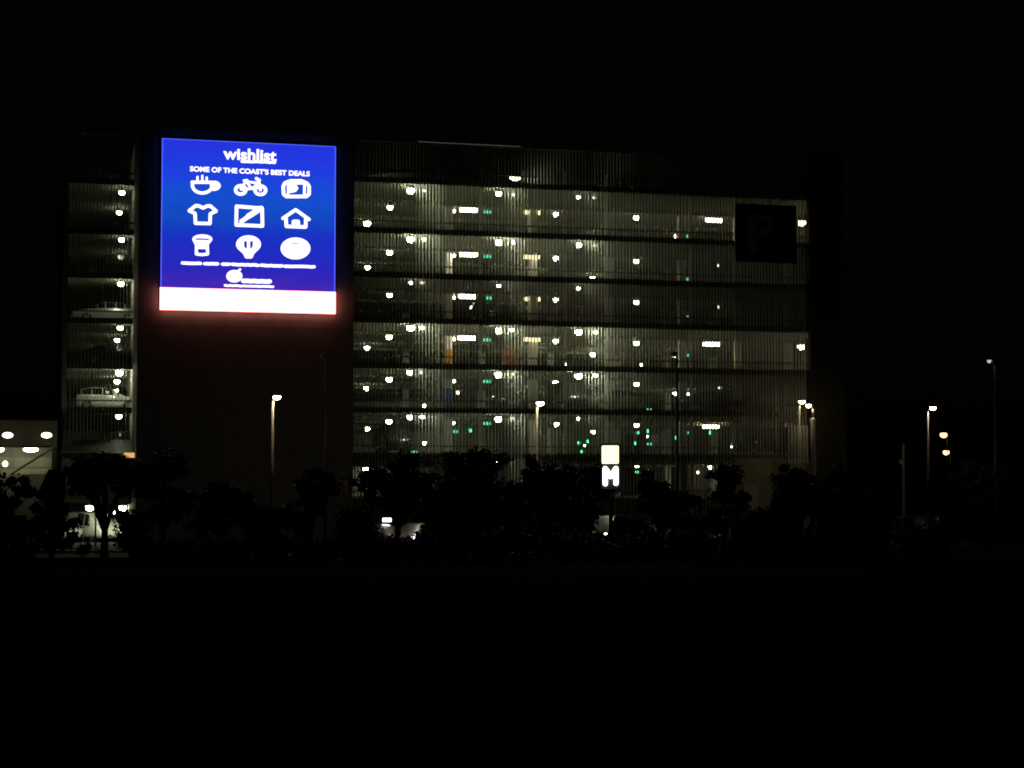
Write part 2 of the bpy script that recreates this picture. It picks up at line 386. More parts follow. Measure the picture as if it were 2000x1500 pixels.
def i_house(mb):
    stroke(mb, [c3(1500,270), c3(1685,145), c3(1880,285)], 8.5); stroke(mb, [c3(1545,270), c3(1550,385), c3(1830,395), c3(1832,280)], 9)
    stroke(mb, [c3(1655,380), c3(1655,315), c3(1720,315), c3(1725,390)], 9.5)
def i_tumbler(mb):
    stroke(mb, arc(335,575,125,52,180,360,cv=c3) + [c3(405,640), c3(412,785), c3(330,795), c3(248,785), c3(250,640), c3(210,575)], 7.5)
    stroke(mb, [c3(250,620), c3(400,622)], 14); stroke(mb, [c3(270,680), c3(395,685)], 11); stroke(mb, [c3(235,540), c3(420,545)], 6)
def i_balloon(mb):
    stroke(mb, arc(1003,645,155,105,-205,25,cv=c3) + [c3(1060,770), c3(1040,825), c3(975,825), c3(945,765), c3(862,690)], 9)
    stroke(mb, [c3(905,600), c3(905,690), c3(990,790)], 12); stroke(mb, [c3(1105,600), c3(1100,690), c3(1020,790)], 13); stroke(mb, [c3(1003,560), c3(1003,800)], 8); stroke(mb, [c3(920,575), c3(1085,575)], 9); stroke(mb, [c3(940,730), c3(1065,730)], 9)
def i_plate(mb):
    fill(mb, [c3(1683 + 215*math.cos(a), 705 - 158*math.sin(a)) for a in [2*math.pi*k/32 for k in range(32)]])
for nm, fn in (("cup_icon", i_cup), ("bicycle_icon", i_bike), ("camera_icon", i_camera), ("shirt_icon", i_shirt), ("pencil_icon", i_pencil),
               ("house_icon", i_house), ("tumbler_icon", i_tumbler), ("balloon_icon", i_balloon), ("plate_icon", i_plate)):
    icon(nm, fn)
mb = MB(); stroke(mb, [c3(1630,636), c3(1725,638)], 2.6, -.045, -.033); mb.build("plate_mark", E["rim"], scr)
# wording
def words(name, body, p0, p1, offset, me_h):
    # p0: left end of the base line, p1: right end of it, me_h: height in px
    me = text_mesh(name, body, 1.0, E["icon"], .012, offset)
    a = q(*p0); b_ = q(*p1)
    fit(me, a[0], b_[0], a[1], a[1] + me_h * PXM, -.02)
    return inst(name, me, scr)
words("screen_title", "wishlist", (436, 311), (540, 320), .028, 23)
words("screen_wording", "SOME OF THE COAST'S BEST DEALS", (371, 334.5), (605, 344), .032, 10.5)
def blur_line(name, pts, w, seed):
    mb = MB(); rnd = random.Random(seed)
    for a, b_ in pts:
        k = max(2, int((b_[0] - a[0]) / 5))
        pp = [(a[0]+(b_[0]-a[0])*i/k, a[1]+(b_[1]-a[1])*i/k + rnd.uniform(-.5,.5)) for i in range(k+1)]
        stroke(mb, pp, w)
    return mb.build(name, E["icon"], scr)
blur_line("screen_small_wording", [(c2(905,300), c2(1385,312))], 6.5, 3)
mbs = []
xs = [100, 370, 400, 600, 640, 755, 770, 1145, 1160, 1465, 1480, 1900]
blur_line("screen_small_wording", [(c4(xs[i]+12, 92+(xs[i]-100)*.031), c4(xs[i+1]-12, 92+(xs[i+1]-100)*.031)) for i in range(0, len(xs), 2)], 8, 5)
blur_line("screen_small_wording", [(c4(685,397), c4(1335,415))], 6, 8)
mb = MB(); fill(mb, [c4(812 + 108*math.cos(a), 272 - 84*math.sin(a)) for a in [2*math.pi*k/24 for k in range(24)]]); stroke(mb, [c4(850,220), c4(890,180)], 6)
mb.build("screen_emblem", E["icon"], scr)
blur_line("screen_small_wording", [(c4(930,335), c4(1290,345))], 11, 9)

# ------------------------------------------------------------------ lamps in the storeys
def lamp_parts(kind):
    base = MB(); glow_piece = MB()
    if kind in ("L", "D"):
        base.box(-.68, .68, -.10, .10, -.14, 0)
        glow_piece.bbox(-.62, .62, -.17, .17, -.42, -.17, .06); base.box(-.66, .66, -.21, .21, -.17, -.141)
    elif kind == "X":
        base.box(-.02, .02, -.02, .02, -.25, 0); glow_piece.box(-.26, .26, -.03, .03, -.46, -.25)
    elif kind == "g":
        base.box(-.02, .02, -.02, .02, -.16, 0); glow_piece.ell((0,0,-.27), .16, .16, .15, 10, 6)
    else:
        r = dict(b=.25, n=.20, m=.20, s=.13, d=.13, w=.28)[kind]
        base.tube([(0,0,0),(0,0,-.32 + r*.5)], [.07,.07], 8); base.tube([(0,0,-.32+r*.52),(0,0,-.32+r*.37),(0,0,-.32+r*.35)], [r*.7,r*.98,r*.96], 12)
        glow_piece.ell((0,0,-.32), r, r, r*.9, 12, 5, -1.0, .40)
    mm = dict(b="lampb", n="lamp", m="lampm", s="lamps", d="lampd", L="tube", D="tubed", w="warm", g="green", X="exit")[kind]
    return base.mesh("mount", M["white"]), glow_piece.mesh("lamp_glass", E[mm], True)
LP = {k: lamp_parts(k) for k in "bnmsdwLDgX"}
KINDN = dict(b=("ceiling_lamp","bright round ceiling lamp","lamp","round lamps under the car park ceilings"),
             n=("ceiling_lamp","round white ceiling lamp","lamp","round lamps under the car park ceilings"),
             m=("ceiling_lamp","mellow round ceiling lamp","lamp","round lamps under the car park ceilings"),
             s=("ceiling_lamp","small white ceiling lamp","lamp","round lamps under the car park ceilings"),
             d=("ceiling_lamp","faint small ceiling lamp","lamp","round lamps under the car park ceilings"),
             w=("ceiling_lamp","warm yellow ceiling lamp","lamp","round lamps under the car park ceilings"),
             L=("tube_light","long blazing tube light","lamp","tube lights under the car park ceilings"),
             D=("tube_light","dim yellow tube light","lamp","tube lights under the car park ceilings"),
             g=("bay_indicator","green bay indicator light","indicator","green lights in the car park"),
             X=("exit_sign","small lit green exit sign","sign","green lights in the car park"))
STN = ["top lit storey"] + [f"{w_} storey from top" for w_ in ORD[1:7]] + ["ground storey"]
LAMPS = {
 0: "802,372,b 974,378,n 1130,385,s 762,405,n 1085,418,n 1243,425,n 717,436,b 1040,446,n 1158,461,s 828,372,d 1003,380,d 1161,386,d 915,410,L 1395,430,L 1040,415,D 886,412,s 952,414,X 1324,461,w 1339,461,X 1566,435,w",
 1: "802,467,b 974,473,b 1130,478,n 761,493,n 1085,504,n 1243,510,m 718,522,n 1040,534,n 1158,543,n 828,467,s 1003,473,s 1162,479,d 915,497,L 886,499,s 952,501,X 1037,502,D 1403,518,d 1339,545,X",
 2: "802,552,s 974,558,s 1130,563,s 761,576,m 1085,585,m 1243,590,m 1040,609,s 913,579,L 886,581,s 955,582,X 825,552,d 1404,599,d 1339,619,X 1040,584,D",
 3: "802,640,b 974,645,b 1130,648,b 760,658,n 1085,666,n 1243,670,n 717,679,n 1040,687,n 1158,692,n 1105,711,s 1253,712,s 825,640,s 1000,644,s 1163,649,s 912,660,L 1390,672,L 886,662,s 951,664,X 1318,692,w 1341,694,X 1565,677,w 1038,663,D",
 4: "801,727,n 973,731,b 1130,734,b 760,741,n 1085,747,n 1243,750,m 716,758,n 1040,763,m 1319,768,m 1344,769,s 829,792,n 1253,783,s 1130,779,s 1109,762,s 886,744,s 951,745,X 823,727,d 1001,730,d 1163,733,s 895,766,s 1406,757,d 1267,800,X",
 5: "801,814,n 973,818,b 1130,817,s 760,823,n 1086,828,n 1243,830,m 717,837,n 1040,840,m 1159,843,m 829,865,n 1253,853,s 885,826,s 825,814,s 1000,816,d 1388,833,L 1430,873,s 951,827,X 888,843,X 918,841,g 1339,845,X 1265,842,g 1245,845,g 1319,855,g 1387,845,g 1438,837,g 1131,865,g 1148,862,g 1143,870,s 1137,882,g 1240,866,g 1268,867,X 809,883,X",
 6: "715,916,b 974,901,s 1083,910,n 1244,911,s 1333,921,s 1327,921,s 1364,922,s 1387,912,n 1244,922,g 1265,920,g 1265,934,d",
}
LEFT = {0: "238,376,m 233,415,m", 1: "238,468,m 237,502,s", 2: "236,554,n", 3: "235,640,m 229,664,m 224,685,m", 4: "233,727,b 229,745,n 228,762,s", 5: "232,813,m", 7: "172,990,b 240,991,b 255,999,n 222,1000,s"}
def put_lamp(k, px, py, kind, label, tmin, tmax):
    drop = dict(L=.28, D=.28, X=.35, g=.27).get(kind, .32)
    zc = SZ[k] - HT
    s, t = on_z(px, py, zc - drop)
    if zc - drop <= CAMZ + .05 and k < 7: t = 999
    if k == 7: t = tmin + 3
    rod = 0
    while t > tmin + 1 and on_t(px, py, min(t, tmax))[0] > sE1 - 1.2: t = min(t, tmax) - .5   # stay inside the building
    if t == 999 or abs(on_t(px, py, t)[1] - (zc - drop)) > .05 and tmin <= t <= tmax:
        t = min(t, tmax); s, z = on_t(px, py, t); rod = max(0, zc - (z + drop))
    elif t > tmax or t < tmin:
        t = min(max(t, tmin), tmax); s, z = on_t(px, py, t); rod = zc - (z + drop)
    else: z = zc - drop
    top = z + drop
    nm, _, cat, grp = KINDN[kind]
    o = thing(nm, label, cat, W(s, t, top), PHI, grp)
    a, b_ = LP[kind]
    inst("mount", a, o); inst("lamp_glass", b_, o)
    if rod > .02: MB().box(-.02, .02, -.02, .02, 0, rod).build("hanger", M["pole"], o)
    return o
def run(tbl, tmin, tmax, where):
    for k, txt in tbl.items():
        items = [(float(a), float(b_), c_) for a, b_, c_ in (i.split(",") for i in txt.split())]
        cnt = {}
        for it in sorted(items):
            cnt[it[2]] = cnt.get(it[2], 0) + 1
            put_lamp(k, *it, f"{ORD[cnt[it[2]]-1]} {KINDN[it[2]][1]} from left, {where}, {STN[k]}", tmin, tmax)
run(LAMPS, 1.2, 44, "right of tower")
run(LEFT, LB_T + 1.2, 44, "left of tower")
# roof lamp low behind the parapet
o = thing("roof_lamp", "bright lamp low on the roof deck behind the slatted parapet", "lamp", W(S(1006, 1.6), 1.6, SZ[0] + HT), PHI)
zl = on_t(1006, 347, 1.6)[1] - SZ[0] - HT
MB().tube([(0,0,0),(0,0,zl-.1)], [.05,.05], 8).build("stem", M["pole"], o); MB().ell((0,0,zl), .36, .2, .2, 12, 5, -1.0, .3).build("lamp_glass", E["lampm"], o, True); MB().box(-.42, .42, -.26, .26, zl + .065, zl + .1).build("hood", M["dark"], o)

# unseen lights added to brighten the roof slats, ramp upstand, glow beads
for px, tt, lab in ((703, 2.6, "low bollard light on the roof deck beside the tower's right edge"), (1128, 2.4, "unseen added light on the roof deck right of the bright roof lamp")):
    o = thing("added_roof_light", lab, "lamp", W(S(px, tt), tt, SZ[0] + HT), PHI, "added unseen lights on the roof deck")
    MB().tube([(0,0,0),(0,0,.16)], [.07,.07], 8).build("stem", M["pole"], o); MB().ell((0,0,.24), .08, .08, .08, 10, 6).build("lamp_glass", E["lamp"], o, True)
o = thing("added_roof_light", "unseen added light on the roof deck left of the tower", "lamp", W(S(185, LB_T + 2.4), LB_T + 2.4, SZ[0] + HT), PHI, "added unseen lights on the roof deck")  # another added light, out of view, for the left bay's slats
MB().tube([(0,0,0),(0,0,.16)], [.07,.07], 8).build("stem", M["pole"], o); MB().ell((0,0,.24), .08, .08, .08, 10, 6).build("lamp_glass", E["lamp"], o, True)
ra, rb = S(692, 4.5), S(805, 4.5)
zr0 = SZ[0] + HT
gp(MB().add([(ra,4.5,zr0),(rb,4.5,zr0),(rb,4.5,zr0+1.25),(ra,4.5,zr0+.75),(ra,4.7,zr0),(rb,4.7,zr0),(rb,4.7,zr0+1.25),(ra,4.7,zr0+.75)], [(0,1,2,3),(7,6,5,4),(0,4,5,1),(1,5,6,2),(2,6,7,3),(3,7,4,0)]), "ramp_upstand", M["concrete"])
o = thing("glow_bead_row", "thin dotted row of added glow beads along the roof parapet rail", "lights", W(S(815), 0, ztop), PHI)  # beads added to glow in place of light caught by the slat tops
ww = S(1022) - S(815)
MB().box(0, ww, .0, .09, .002, .03).build("bead_base", M["rail"], o)
bd = MB().ell((0,.02,.05), .035, .035, .035, 6, 4).mesh("glow_piece", E["string"])
for i in range(int(ww / .2)): inst("glow_piece", bd, o, (.1 + i*.2, 0, 0))

# ------------------------------------------------------------------ cars
def loft(stations, nseg):
    pass
def car_mesh(style):
    # stations along x: (x, half width at sill, half width at belt, z bottom, z belt, half width roof, z roof)
    if style == "sedan":
        st = [(-2.25,.62,.70,.42,.78,.60,.80),(-2.15,.80,.80,.25,.92,.66,.95),(-1.60,.86,.86,.20,.98,.66,1.04),(-1.15,.88,.88,.20,.98,.60,1.32),(-.55,.89,.89,.20,.97,.58,1.44),(.15,.89,.89,.20,.95,.58,1.44),(.65,.89,.88,.20,.93,.60,1.28),(1.20,.88,.86,.20,.92,.68,.96),(1.85,.84,.82,.22,.84,.64,.86),(2.18,.74,.74,.28,.72,.58,.74),(2.28,.60,.62,.40,.62,.50,.64)]
        cab = (2, 7)
    elif style == "hatch":
        st = [(-2.0,.70,.74,.40,.85,.60,.90),(-1.95,.82,.82,.28,.98,.62,1.05),(-1.65,.86,.86,.22,1.0,.60,1.40),(-1.0,.88,.88,.20,.99,.60,1.50),(-.3,.89,.89,.20,.97,.60,1.52),(.35,.89,.88,.20,.95,.60,1.40),(1.05,.88,.86,.20,.95,.68,1.0),(1.65,.84,.82,.22,.86,.64,.88),(1.95,.74,.74,.28,.74,.58,.76),(2.03,.60,.62,.40,.62,.50,.64)]
        cab = (1, 6)
    else:
        st = [(-2.45,.86,.90,.32,1.05,.80,1.85),(-2.40,.90,.93,.26,1.06,.82,1.95),(-1.6,.93,.94,.24,1.06,.83,2.0),(-.6,.94,.95,.24,1.06,.83,2.02),(.4,.94,.95,.24,1.06,.82,2.0),(1.0,.94,.94,.24,1.05,.80,1.9),(1.75,.93,.90,.24,1.08,.72,1.12),(2.25,.85,.84,.26,.92,.66,.95),(2.42,.72,.74,.34,.72,.58,.74)]
        cab = (3, 6)
    vs = []; R = 12
    for (x, ws, wb, zb, zbe, wr, zr) in st:
        pr = [(ws*.9, zb), (ws, zb + (zbe-zb)*.30), (wb, zb + (zbe-zb)*.72), (wb*.97, zbe), (wr, zr - .03), (wr*.75, zr + .0)]
        half = [(x, y, z) for y, z in pr]
        vs += half + [(a, -y, z) for a, y, z in half[::-1]]
    fs = []
    for i in range(len(st) - 1):
        for k in range(R): fs.append((i*R+k, (i+1)*R+k, (i+1)*R+(k+1)%R, i*R+(k+1)%R))
    fs.append(tuple(range(R))); fs.append(tuple((len(st)-1)*R+k for k in range(R))[::-1])
    body = MB().add(vs, fs)
    def quad_in(idx, f=.86, off=.008, out=None):
        p = [Vector(vs[i]) for i in idx]; c = sum(p, Vector()) / 4
        nrm = (p[1]-p[0]).cross(p[3]-p[0]).normalized()
        if out is not None and nrm.dot(out) < 0: nrm = -nrm
        return [c + (v - c) * f + nrm * off for v in p]
    wins = []
    for side in (1, -1):
        for i in range(cab[0], cab[1]):
            j0, j1 = (3, 4) if side == 1 else (8, 7)
            if style == "van" and i < 3: continue
            idx = (i*R+j0, (i+1)*R+j0, (i+1)*R+j1, i*R+j1)
            wins.append(quad_in(idx, .88, .01, Vector((0, side, .2))))
    def across(i, f=.9):
        a, b_ = st[i], st[i+1]
        idx = (i*R+4, (i+1)*R+4, (i+1)*R+7, i*R+7)
        return quad_in(idx, f, .012, Vector((1 if i > 3 else -1, 0, .7)))
    front = across(cab[1] - 1); rear = across(cab[0] if style != "van" else 0)
    return st, body, wins, front, rear
CARS = {}
for style in ("sedan", "hatch", "van"):
    st, body, wins, front, rear = car_mesh(style)
    d = {}
    d["body"] = body
    d["side_window"] = [MB().add(w_, [(0,1,2,3)]).mesh("side_window", M["glass"]) for w_ in wins]
    d["windscreen"] = MB().add(front, [(0,1,2,3)]).mesh("windscreen", M["glass"])
    d["rear_window"] = MB().add(rear, [(0,1,2,3)]).mesh("rear_window", M["glass"])
    d["tyre"] = MB().tube([(0,-.11,0),(0,-.10,0),(0,.10,0),(0,.11,0)], [.27,.32,.32,.27], 18).mesh("tyre", M["rubber"], False)
    d["rim"] = MB().tube([(0,-.115,0),(0,.115,0)], [.2,.2], 12).mesh("rim", M["rim"])
    xf, xr = st[-1][0], st[0][0]; zl = .64 if style != "van" else 1.0
    d["lights"] = (xf, xr, zl, st[-3][0], st[2][0] + .35 if style == "van" else st[2][0] + .25)
    CARS[style] = d
bodies = {}
def car(style, paint, label, loc, rz, lit=False, ind=False, group="parked cars"):
    d = CARS[style]; key = (style, paint)
    if key not in bodies: bodies[key] = d["body"].mesh("body", M[paint], True)
    o = thing("parked_van" if style == "van" else "parked_car", label, "van" if style == "van" else "car", loc, rz, group)
    inst("body", bodies[key], o); [inst("side_window", w_, o) for w_ in d["side_window"]]; inst("windscreen", d["windscreen"], o); inst("rear_window", d["rear_window"], o)
    xf, xr, zl, ax, bx = d["lights"]
    for x in (1.38, -1.32):
        for y in (-.80, .80):
            w_ = inst("wheel", d["tyre"], o, (x, y, .32)); inst("rim", d["rim"], w_)
    for y in (-.58, .58):
        MB().ell((xf - (.07 if style != "van" else .16), y, zl if style != "van" else .82), .08, .17, .09, 10, 6).build("headlight", E["head"] if lit else M["lens_off"], o, True)
        MB().ell((xr + .08, y, zl + .12), .07, .15, .08, 10, 6).build("tail_light", M["tail"], o, True)
    MB().box(xf - .02, xf + .015, -.26, .26, .42, .53).build("number_plate", M["white"], o)
    for y in (-.98, .98):
        MB().ell((.75 if style != "van" else 1.15, y*(.96 if style != "van" else 1.02), 1.02 if style != "van" else 1.2), .07, .1, .07, 8, 4).build("mirror", M["dark"], o, True)
    if ind: MB().ell((xf - .05, .72, zl), .1, .1, .1, 8, 5).build("indicator_light", E["indicator"], o, True)
    return o
def floor_z(k): return SZ[k + 1] + HT if k < 7 else .02
def gcar(style, paint, label, px, k, t, rz, **kw):
    car(style, paint, label, W(S(px, t, 800), t, floor_z(k)), PHI + rz, **kw)
PI = math.pi
gcar("sedan", "darkcar", "dark sedan on the second storey from the top, left of the tower", 218, 1, LB_T + 2.2, PI)
gcar("sedan", "silver", "silver sedan with gleaming roof on the third storey, left of the tower", 207, 2, LB_T + 4.2, PI)
gcar("sedan", "darkcar", "dark sedan on the fourth storey from the top, left of the tower", 222, 3, LB_T + 2.2, 0)
gcar("hatch", "whitecar", "white hatchback with a bright flank on the fifth storey, left of the tower", 208, 4, LB_T + 4.2, 0)
gcar("hatch", "darkcar", "dark hatchback just above the awning, left of the tower", 225, 5, LB_T + 2.2, PI)
gcar("hatch", "darkcar", "dark car nose-on below the third row's long tube light", 946, 2, 3.4, -PI/2)
gcar("hatch", "darkcar", "dark car nose-on on the fifth storey left of the street lamp", 985, 4, 3.4, -PI/2)
gcar("van", "darkcar", "dark van on the fifth storey right of the middle street lamp", 1112, 4, 3.4, -PI/2)
gcar("sedan", "greycar", "grey sedan side-on at the front of the fifth storey", 1205, 4, 2.2, PI)
gcar("sedan", "greycar", "grey sedan on the fifth storey right of the unlit tall pole", 1385, 4, 2.4, 0)
gcar("van", "darkcar", "dark van on the sixth storey beside the tower", 768, 5, 3.4, -PI/2)
gcar("van", "darkcar", "dark van on the sixth storey near the right end", 1500, 5, 3.4, PI)
# ground storey and forecourt
gcar("van", "whitecar", "white van standing in the bright ground storey behind the forked tree", 184, 7, LB_T + 8, -PI/2 + .5)
gcar("hatch", "whitecar", "white hatchback in the bright ground storey beside the white van", 243, 7, LB_T + 7.5, -PI/2 + .3)
gcar("sedan", "silver", "silver sedan in the ground storey at the conifer's foot", 138, 7, LB_T + 7, -PI/2)
gcar("sedan", "silver", "silver sedan parked on the forecourt nearest the tower", 745, 7, -4.5, -PI/2 + .4)
gcar("hatch", "silver", "silver hatchback with one headlamp showing between the tree trunks", 812, 7, -5, -PI/2 - .55, lit=True)
gcar("hatch", "greycar", "grey hatchback on the forecourt under the widest tree", 985, 7, -4.8, -PI/2 + .4)
gcar("van", "darkcar", "dark van with both headlamps lit below the M sign", 1196, 7, -6.5, -PI/2 - .75, lit=True)
gcar("hatch", "whitecar", "white hatchback on the forecourt right of the lit M sign", 1290, 7, -4.6, -PI/2)
gcar("sedan", "greycar", "grey sedan with an orange indicator glowing", 1352, 7, -4.6, -PI/2, ind=True)
gcar("hatch", "silver", "silver hatchback below the narrow dark tree", 1405, 7, -4.6, -PI/2)
gcar("van", "greycar", "grey van parked by the base wall near the right end", 1455, 7, -4.6, -PI/2)
car("van", "darkcar", "dim dark van in the dark beside the short white post", P(1790, 985, 112).xy.to_3d() + Vector((0,0,.01)), 2.2)

# ------------------------------------------------------------------ awning and lower wing at the left
o = thing("awning", "dark sloping awning with pale fascia beside the tower's foot", "awning", W(S(190, 2.2), 2.2, 0), PHI)
a0, a1 = S(117, .6) - S(190, 2.2), sT0 - S(190, 2.2) - .05
zf0, zf1 = Z(893, 190, .6), Z(885, 190, .6)
MB().box(a0, a1, -1.7, -1.6, zf0, zf1).build("fascia", M["beige"], o)
MB().add([(a0,-1.598,zf1-.05),(a1,-1.598,zf1-.05),(a1,2.9,zf1+.95),(a0+1.0,2.9,zf1+.95),(a0,-1.598,zf1-.12),(a1,-1.598,zf1-.12),(a1,2.9,zf1+.88),(a0+1.0,2.9,zf1+.88)],
         [(0,1,2,3),(7,6,5,4),(0,4,5,1),(1,5,6,2),(2,6,7,3),(3,7,4,0)]).build("roof_sheet", M["dark"], o)
for x in (a0 + .3, (a0+a1)/2, a1 - .4): MB().tube([(x,-1.45,0),(x,-1.45,zf0)], [.06,.06], 8).build("post", M["pole"], o)
xa = S(244, .6) - S(190, 2.2)
MB().bbox(xa, a1 + .02, -1.76, -1.703, zf0 - .02, zf1 + .03, .01).build("amber_light", E["amber"], o)
# slatted wall and beam of the ground storey under the awning
o = thing("entrance_screen", "olive slatted wall hanging below the awning", "screen wall", W(S(200, LB_T), LB_T - .3, 0), PHI)
w0, w1 = S(118, LB_T) - S(200, LB_T), sT0 - S(200, LB_T) - .08
MB().box(w0, w1, 0, .12, Z(983, 200, LB_T), Z(975, 200, LB_T)).build("beam", M["beige"], o)
sm = MB().box(-.06, .06, .02, .08, Z(975, 200, LB_T), Z(897, 200, LB_T)).mesh("slat", M["beige"])
for i in range(int((w1 - w0) / .2)): inst("slat", sm, o, (w0 + .1 + i * .2, 0, 0))
# wing
LT = 4.0
wing = thing("lower_wing", "low lit wing with brown fascia and beige panels left of the car park", "building", W(S(60, LT), LT, 0), PHI)
x0, x1 = S(-60, LT) - S(60, LT), S(114, LT) - S(60, LT)
zz = lambda y: Z(y, 60, LT)
MB().box(x0, x1, 0, 6, zz(871), zz(821)).build("fascia", M["brown"], wing)
MB().box(x0, x1, .3, 6, zz(874), zz(872)).build("soffit", M["beige"], wing)
zb_ = [Z(y, 60, LT + 4) for y in (893, 912.5, 914.5, 926)]
MB().box(x0, x1, 4.3, 4.6, 0, zz(872) - .02).build("back_wall", M["concrete"], wing)
for i in range(4):
    a = x0 + (x1 - x0) * i / 4 + .02; b_ = x0 + (x1 - x0) * (i + 1) / 4 - .02
    MB().box(a, b_, 4.2, 4.298, zb_[1], zb_[0]).build("wall_panel", M["beige"], wing)
    MB().box(a, b_, 4.2, 4.298, zb_[3], zb_[2]).build("wall_panel", M["beige"], wing)
MB().box(x0, x1, .5, 4.2, Z(950, 60, LT) - .2, Z(950, 60, LT)).build("deck", M["concrete"], wing)
MB().box(x0, x1, .38, .5, 0, zz(927)).build("front_wall", M["beige"], wing)
MB().box(x1 - .3, x1, .0, 6, 0, zz(872)).build("corner_pier", M["brown"], wing)
pA_ = on_t(110, 871, LT + .1); pB_ = on_t(22, 926, LT + .1); sx = S(60, LT)
MB().tube([(pA_[0]-sx, -.05, pA_[1]), (pB_[0]-sx, -.05, pB_[1])], [.07,.07], 8).build("stair_rail", M["rail"], wing)
for i, (px, py, kind) in enumerate(((15,850,"outer left"),(91,850,"outer right"),(-2,878,"inner left"),(60,878,"inner right"),(10,906,"low"))):
    tt = LT - 1.3 if py < 860 else LT + 2.4
    if py > 900: tt = LT + .2
    s, z = on_t(px, py, tt)
    o = thing("wing_lamp", f"bright oval lamp on the low wing, {kind} one", "lamp", W(s, tt, z), PHI, "oval lamps on the low wing")
    r = .48 if px == 60 else (.32 if py < 900 else .16)
    MB().ell((0,0,0), r, .2, .17, 12, 6).build("lamp_glass", E["lampo"] if py < 860 else E["lampw"], o, True)
    top = (zz(846) if py < 860 else zz(874)) - z
    if py < 860: MB().box(-.04, .04, .05, 1.3, .1, .17).build("bracket", M["dark"], o)
    elif py < 900: MB().box(-.04, .04, -.04, .04, .1, max(top, .2)).build("stem", M["pole"], o)
    else: MB().box(-.04, .04, -.0, .2, -.04, .04).build("bracket", M["dark"], o)

# ------------------------------------------------------------------ street lamps, signs, posts
def street_lamp(label, pole_px, head_px, head_py, d, mat_, pole_m, r0=.09, r1=.05, hw=.30, step=None, group="street lamps", hz=.17):
    top = P(pole_px, head_py + 6, d); hd = P(head_px, head_py, d)
    o = thing("street_lamp", label, "street lamp", (top.x, d, 0), 0, group)
    dx = hd.x - top.x; zt = top.z; zh = hd.z
    if step:
        zst = P(pole_px, step, d).z
        MB().tube([(0,0,0),(0,0,zst-.1),(0,0,zst)], [.17,.16,.10], 12).build("pole_base", pole_m, o, True)
        MB().tube([(0,0,zst-.01),(0,0,zt)], [.07,r1], 10).build("pole", pole_m, o, True)
    else:
        MB().tube([(0,0,0),(0,0,zt)], [r0,r1], 10).build("pole", pole_m, o, True)
    MB().tube([(0,0,zt-.02),(dx*.25,0,zt+(zh-zt)*.7),(dx*.8,0,zh+.07)], [r1*1.1,r1,r1*.9], 8).build("arm", pole_m, o, True)
    MB().ell((dx,0,zh+.05), hw*(1.05 if hz < .3 else .8), .16, .12 if hz < .3 else hz*.7, 12, 5, 0.0 if hz < .3 else .6, 1.0).build("lamp_head", pole_m, o, True)
    MB().ell((dx,0,zh+.045), hw, .15 if hz < .3 else hw, hz, 12, 6, -1.0, 0.0 if hz < .3 else .6).build("lamp_lens", mat_, o, True)
    return o
street_lamp("street lamp with a warm head in front of the tower, below the screen", 533, 541, 776, 100, E["street"], M["polewhite"], .1, .06, .20)
street_lamp("warm street lamp rising from the trees left of the M sign", 1049, 1055, 788, 100, E["street"], M["polewhite"], .08, .05, .20)
street_lamp("warm street lamp at the slatted box by the right end", 1561, 1566, 785, 121.7, E["street2"], M["polewhite"], .11, .07, .22)
street_lamp("street lamp with a thick pale base at the building's right corner", 1588, 1579, 792, 112, E["street2"], M["polewhite"], .1, .06, .17, step=816)
street_lamp("lone street lamp with its head to the right, right of the building", 1812, 1822, 797, 108, E["street"], M["pole"], .09, .05, .18)
street_lamp("tallest dim street lamp at the right edge with a bluish head", 1943, 1932, 705, 100, E["streetd"], M["pole"], .12, .06, .11)
street_lamp("unlit tall street lamp against the tower wall", 637, 631, 698, 104, M["lens_off"], M["rail"], .10, .06, .13)
street_lamp("unlit dark pole standing before the right half of the front", 1322, 1317, 693, 104, M["lens_off"], M["rail"], .11, .06, .22)
street_lamp("upper of two far orange street lamps at the right", 1850, 1843, 850, 250, E["sodium"], M["dark"], .1, .06, .5, hz=.42)
street_lamp("lower of two far orange street lamps at the right", 1856, 1848, 884, 330, E["sodium"], M["dark"], .1, .06, .58, hz=.5)

# slatted box by the right end lamp
o = thing("slatted_screen_box", "pale slatted screen lit by the street lamp at the right end", "screen", W(S(1557, -1.6), -1.6, 0), PHI)
w0, w1 = S(1537, -1.6) - S(1557, -1.6), S(1577, -1.6) - S(1557, -1.6); z0, z1 = Z(905, 1557, -1.6), Z(831, 1557, -1.6)
MB().box(w0, w1, .05, .12, z0, z0 + .1).build("bottom_rail", M["beige"], o)
MB().box(w0, w1, .05, .11, (z0+z1)/2, (z0+z1)/2 + .08).build("middle_rail", M["beige"], o)
for x in (w0 + .05, w1 - .05): MB().box(x - .04, x + .04, .125, .2, 0, z1 - .1).build("post", M["beige"], o)
sm = MB().box(-.04, .04, -.03, .045, z0 + .02, z1).mesh("slat", M["white"])
for i in range(7): inst("slat", sm, o, (w0 + .08 + i * (w1 - w0 - .16) / 6, 0, 0))

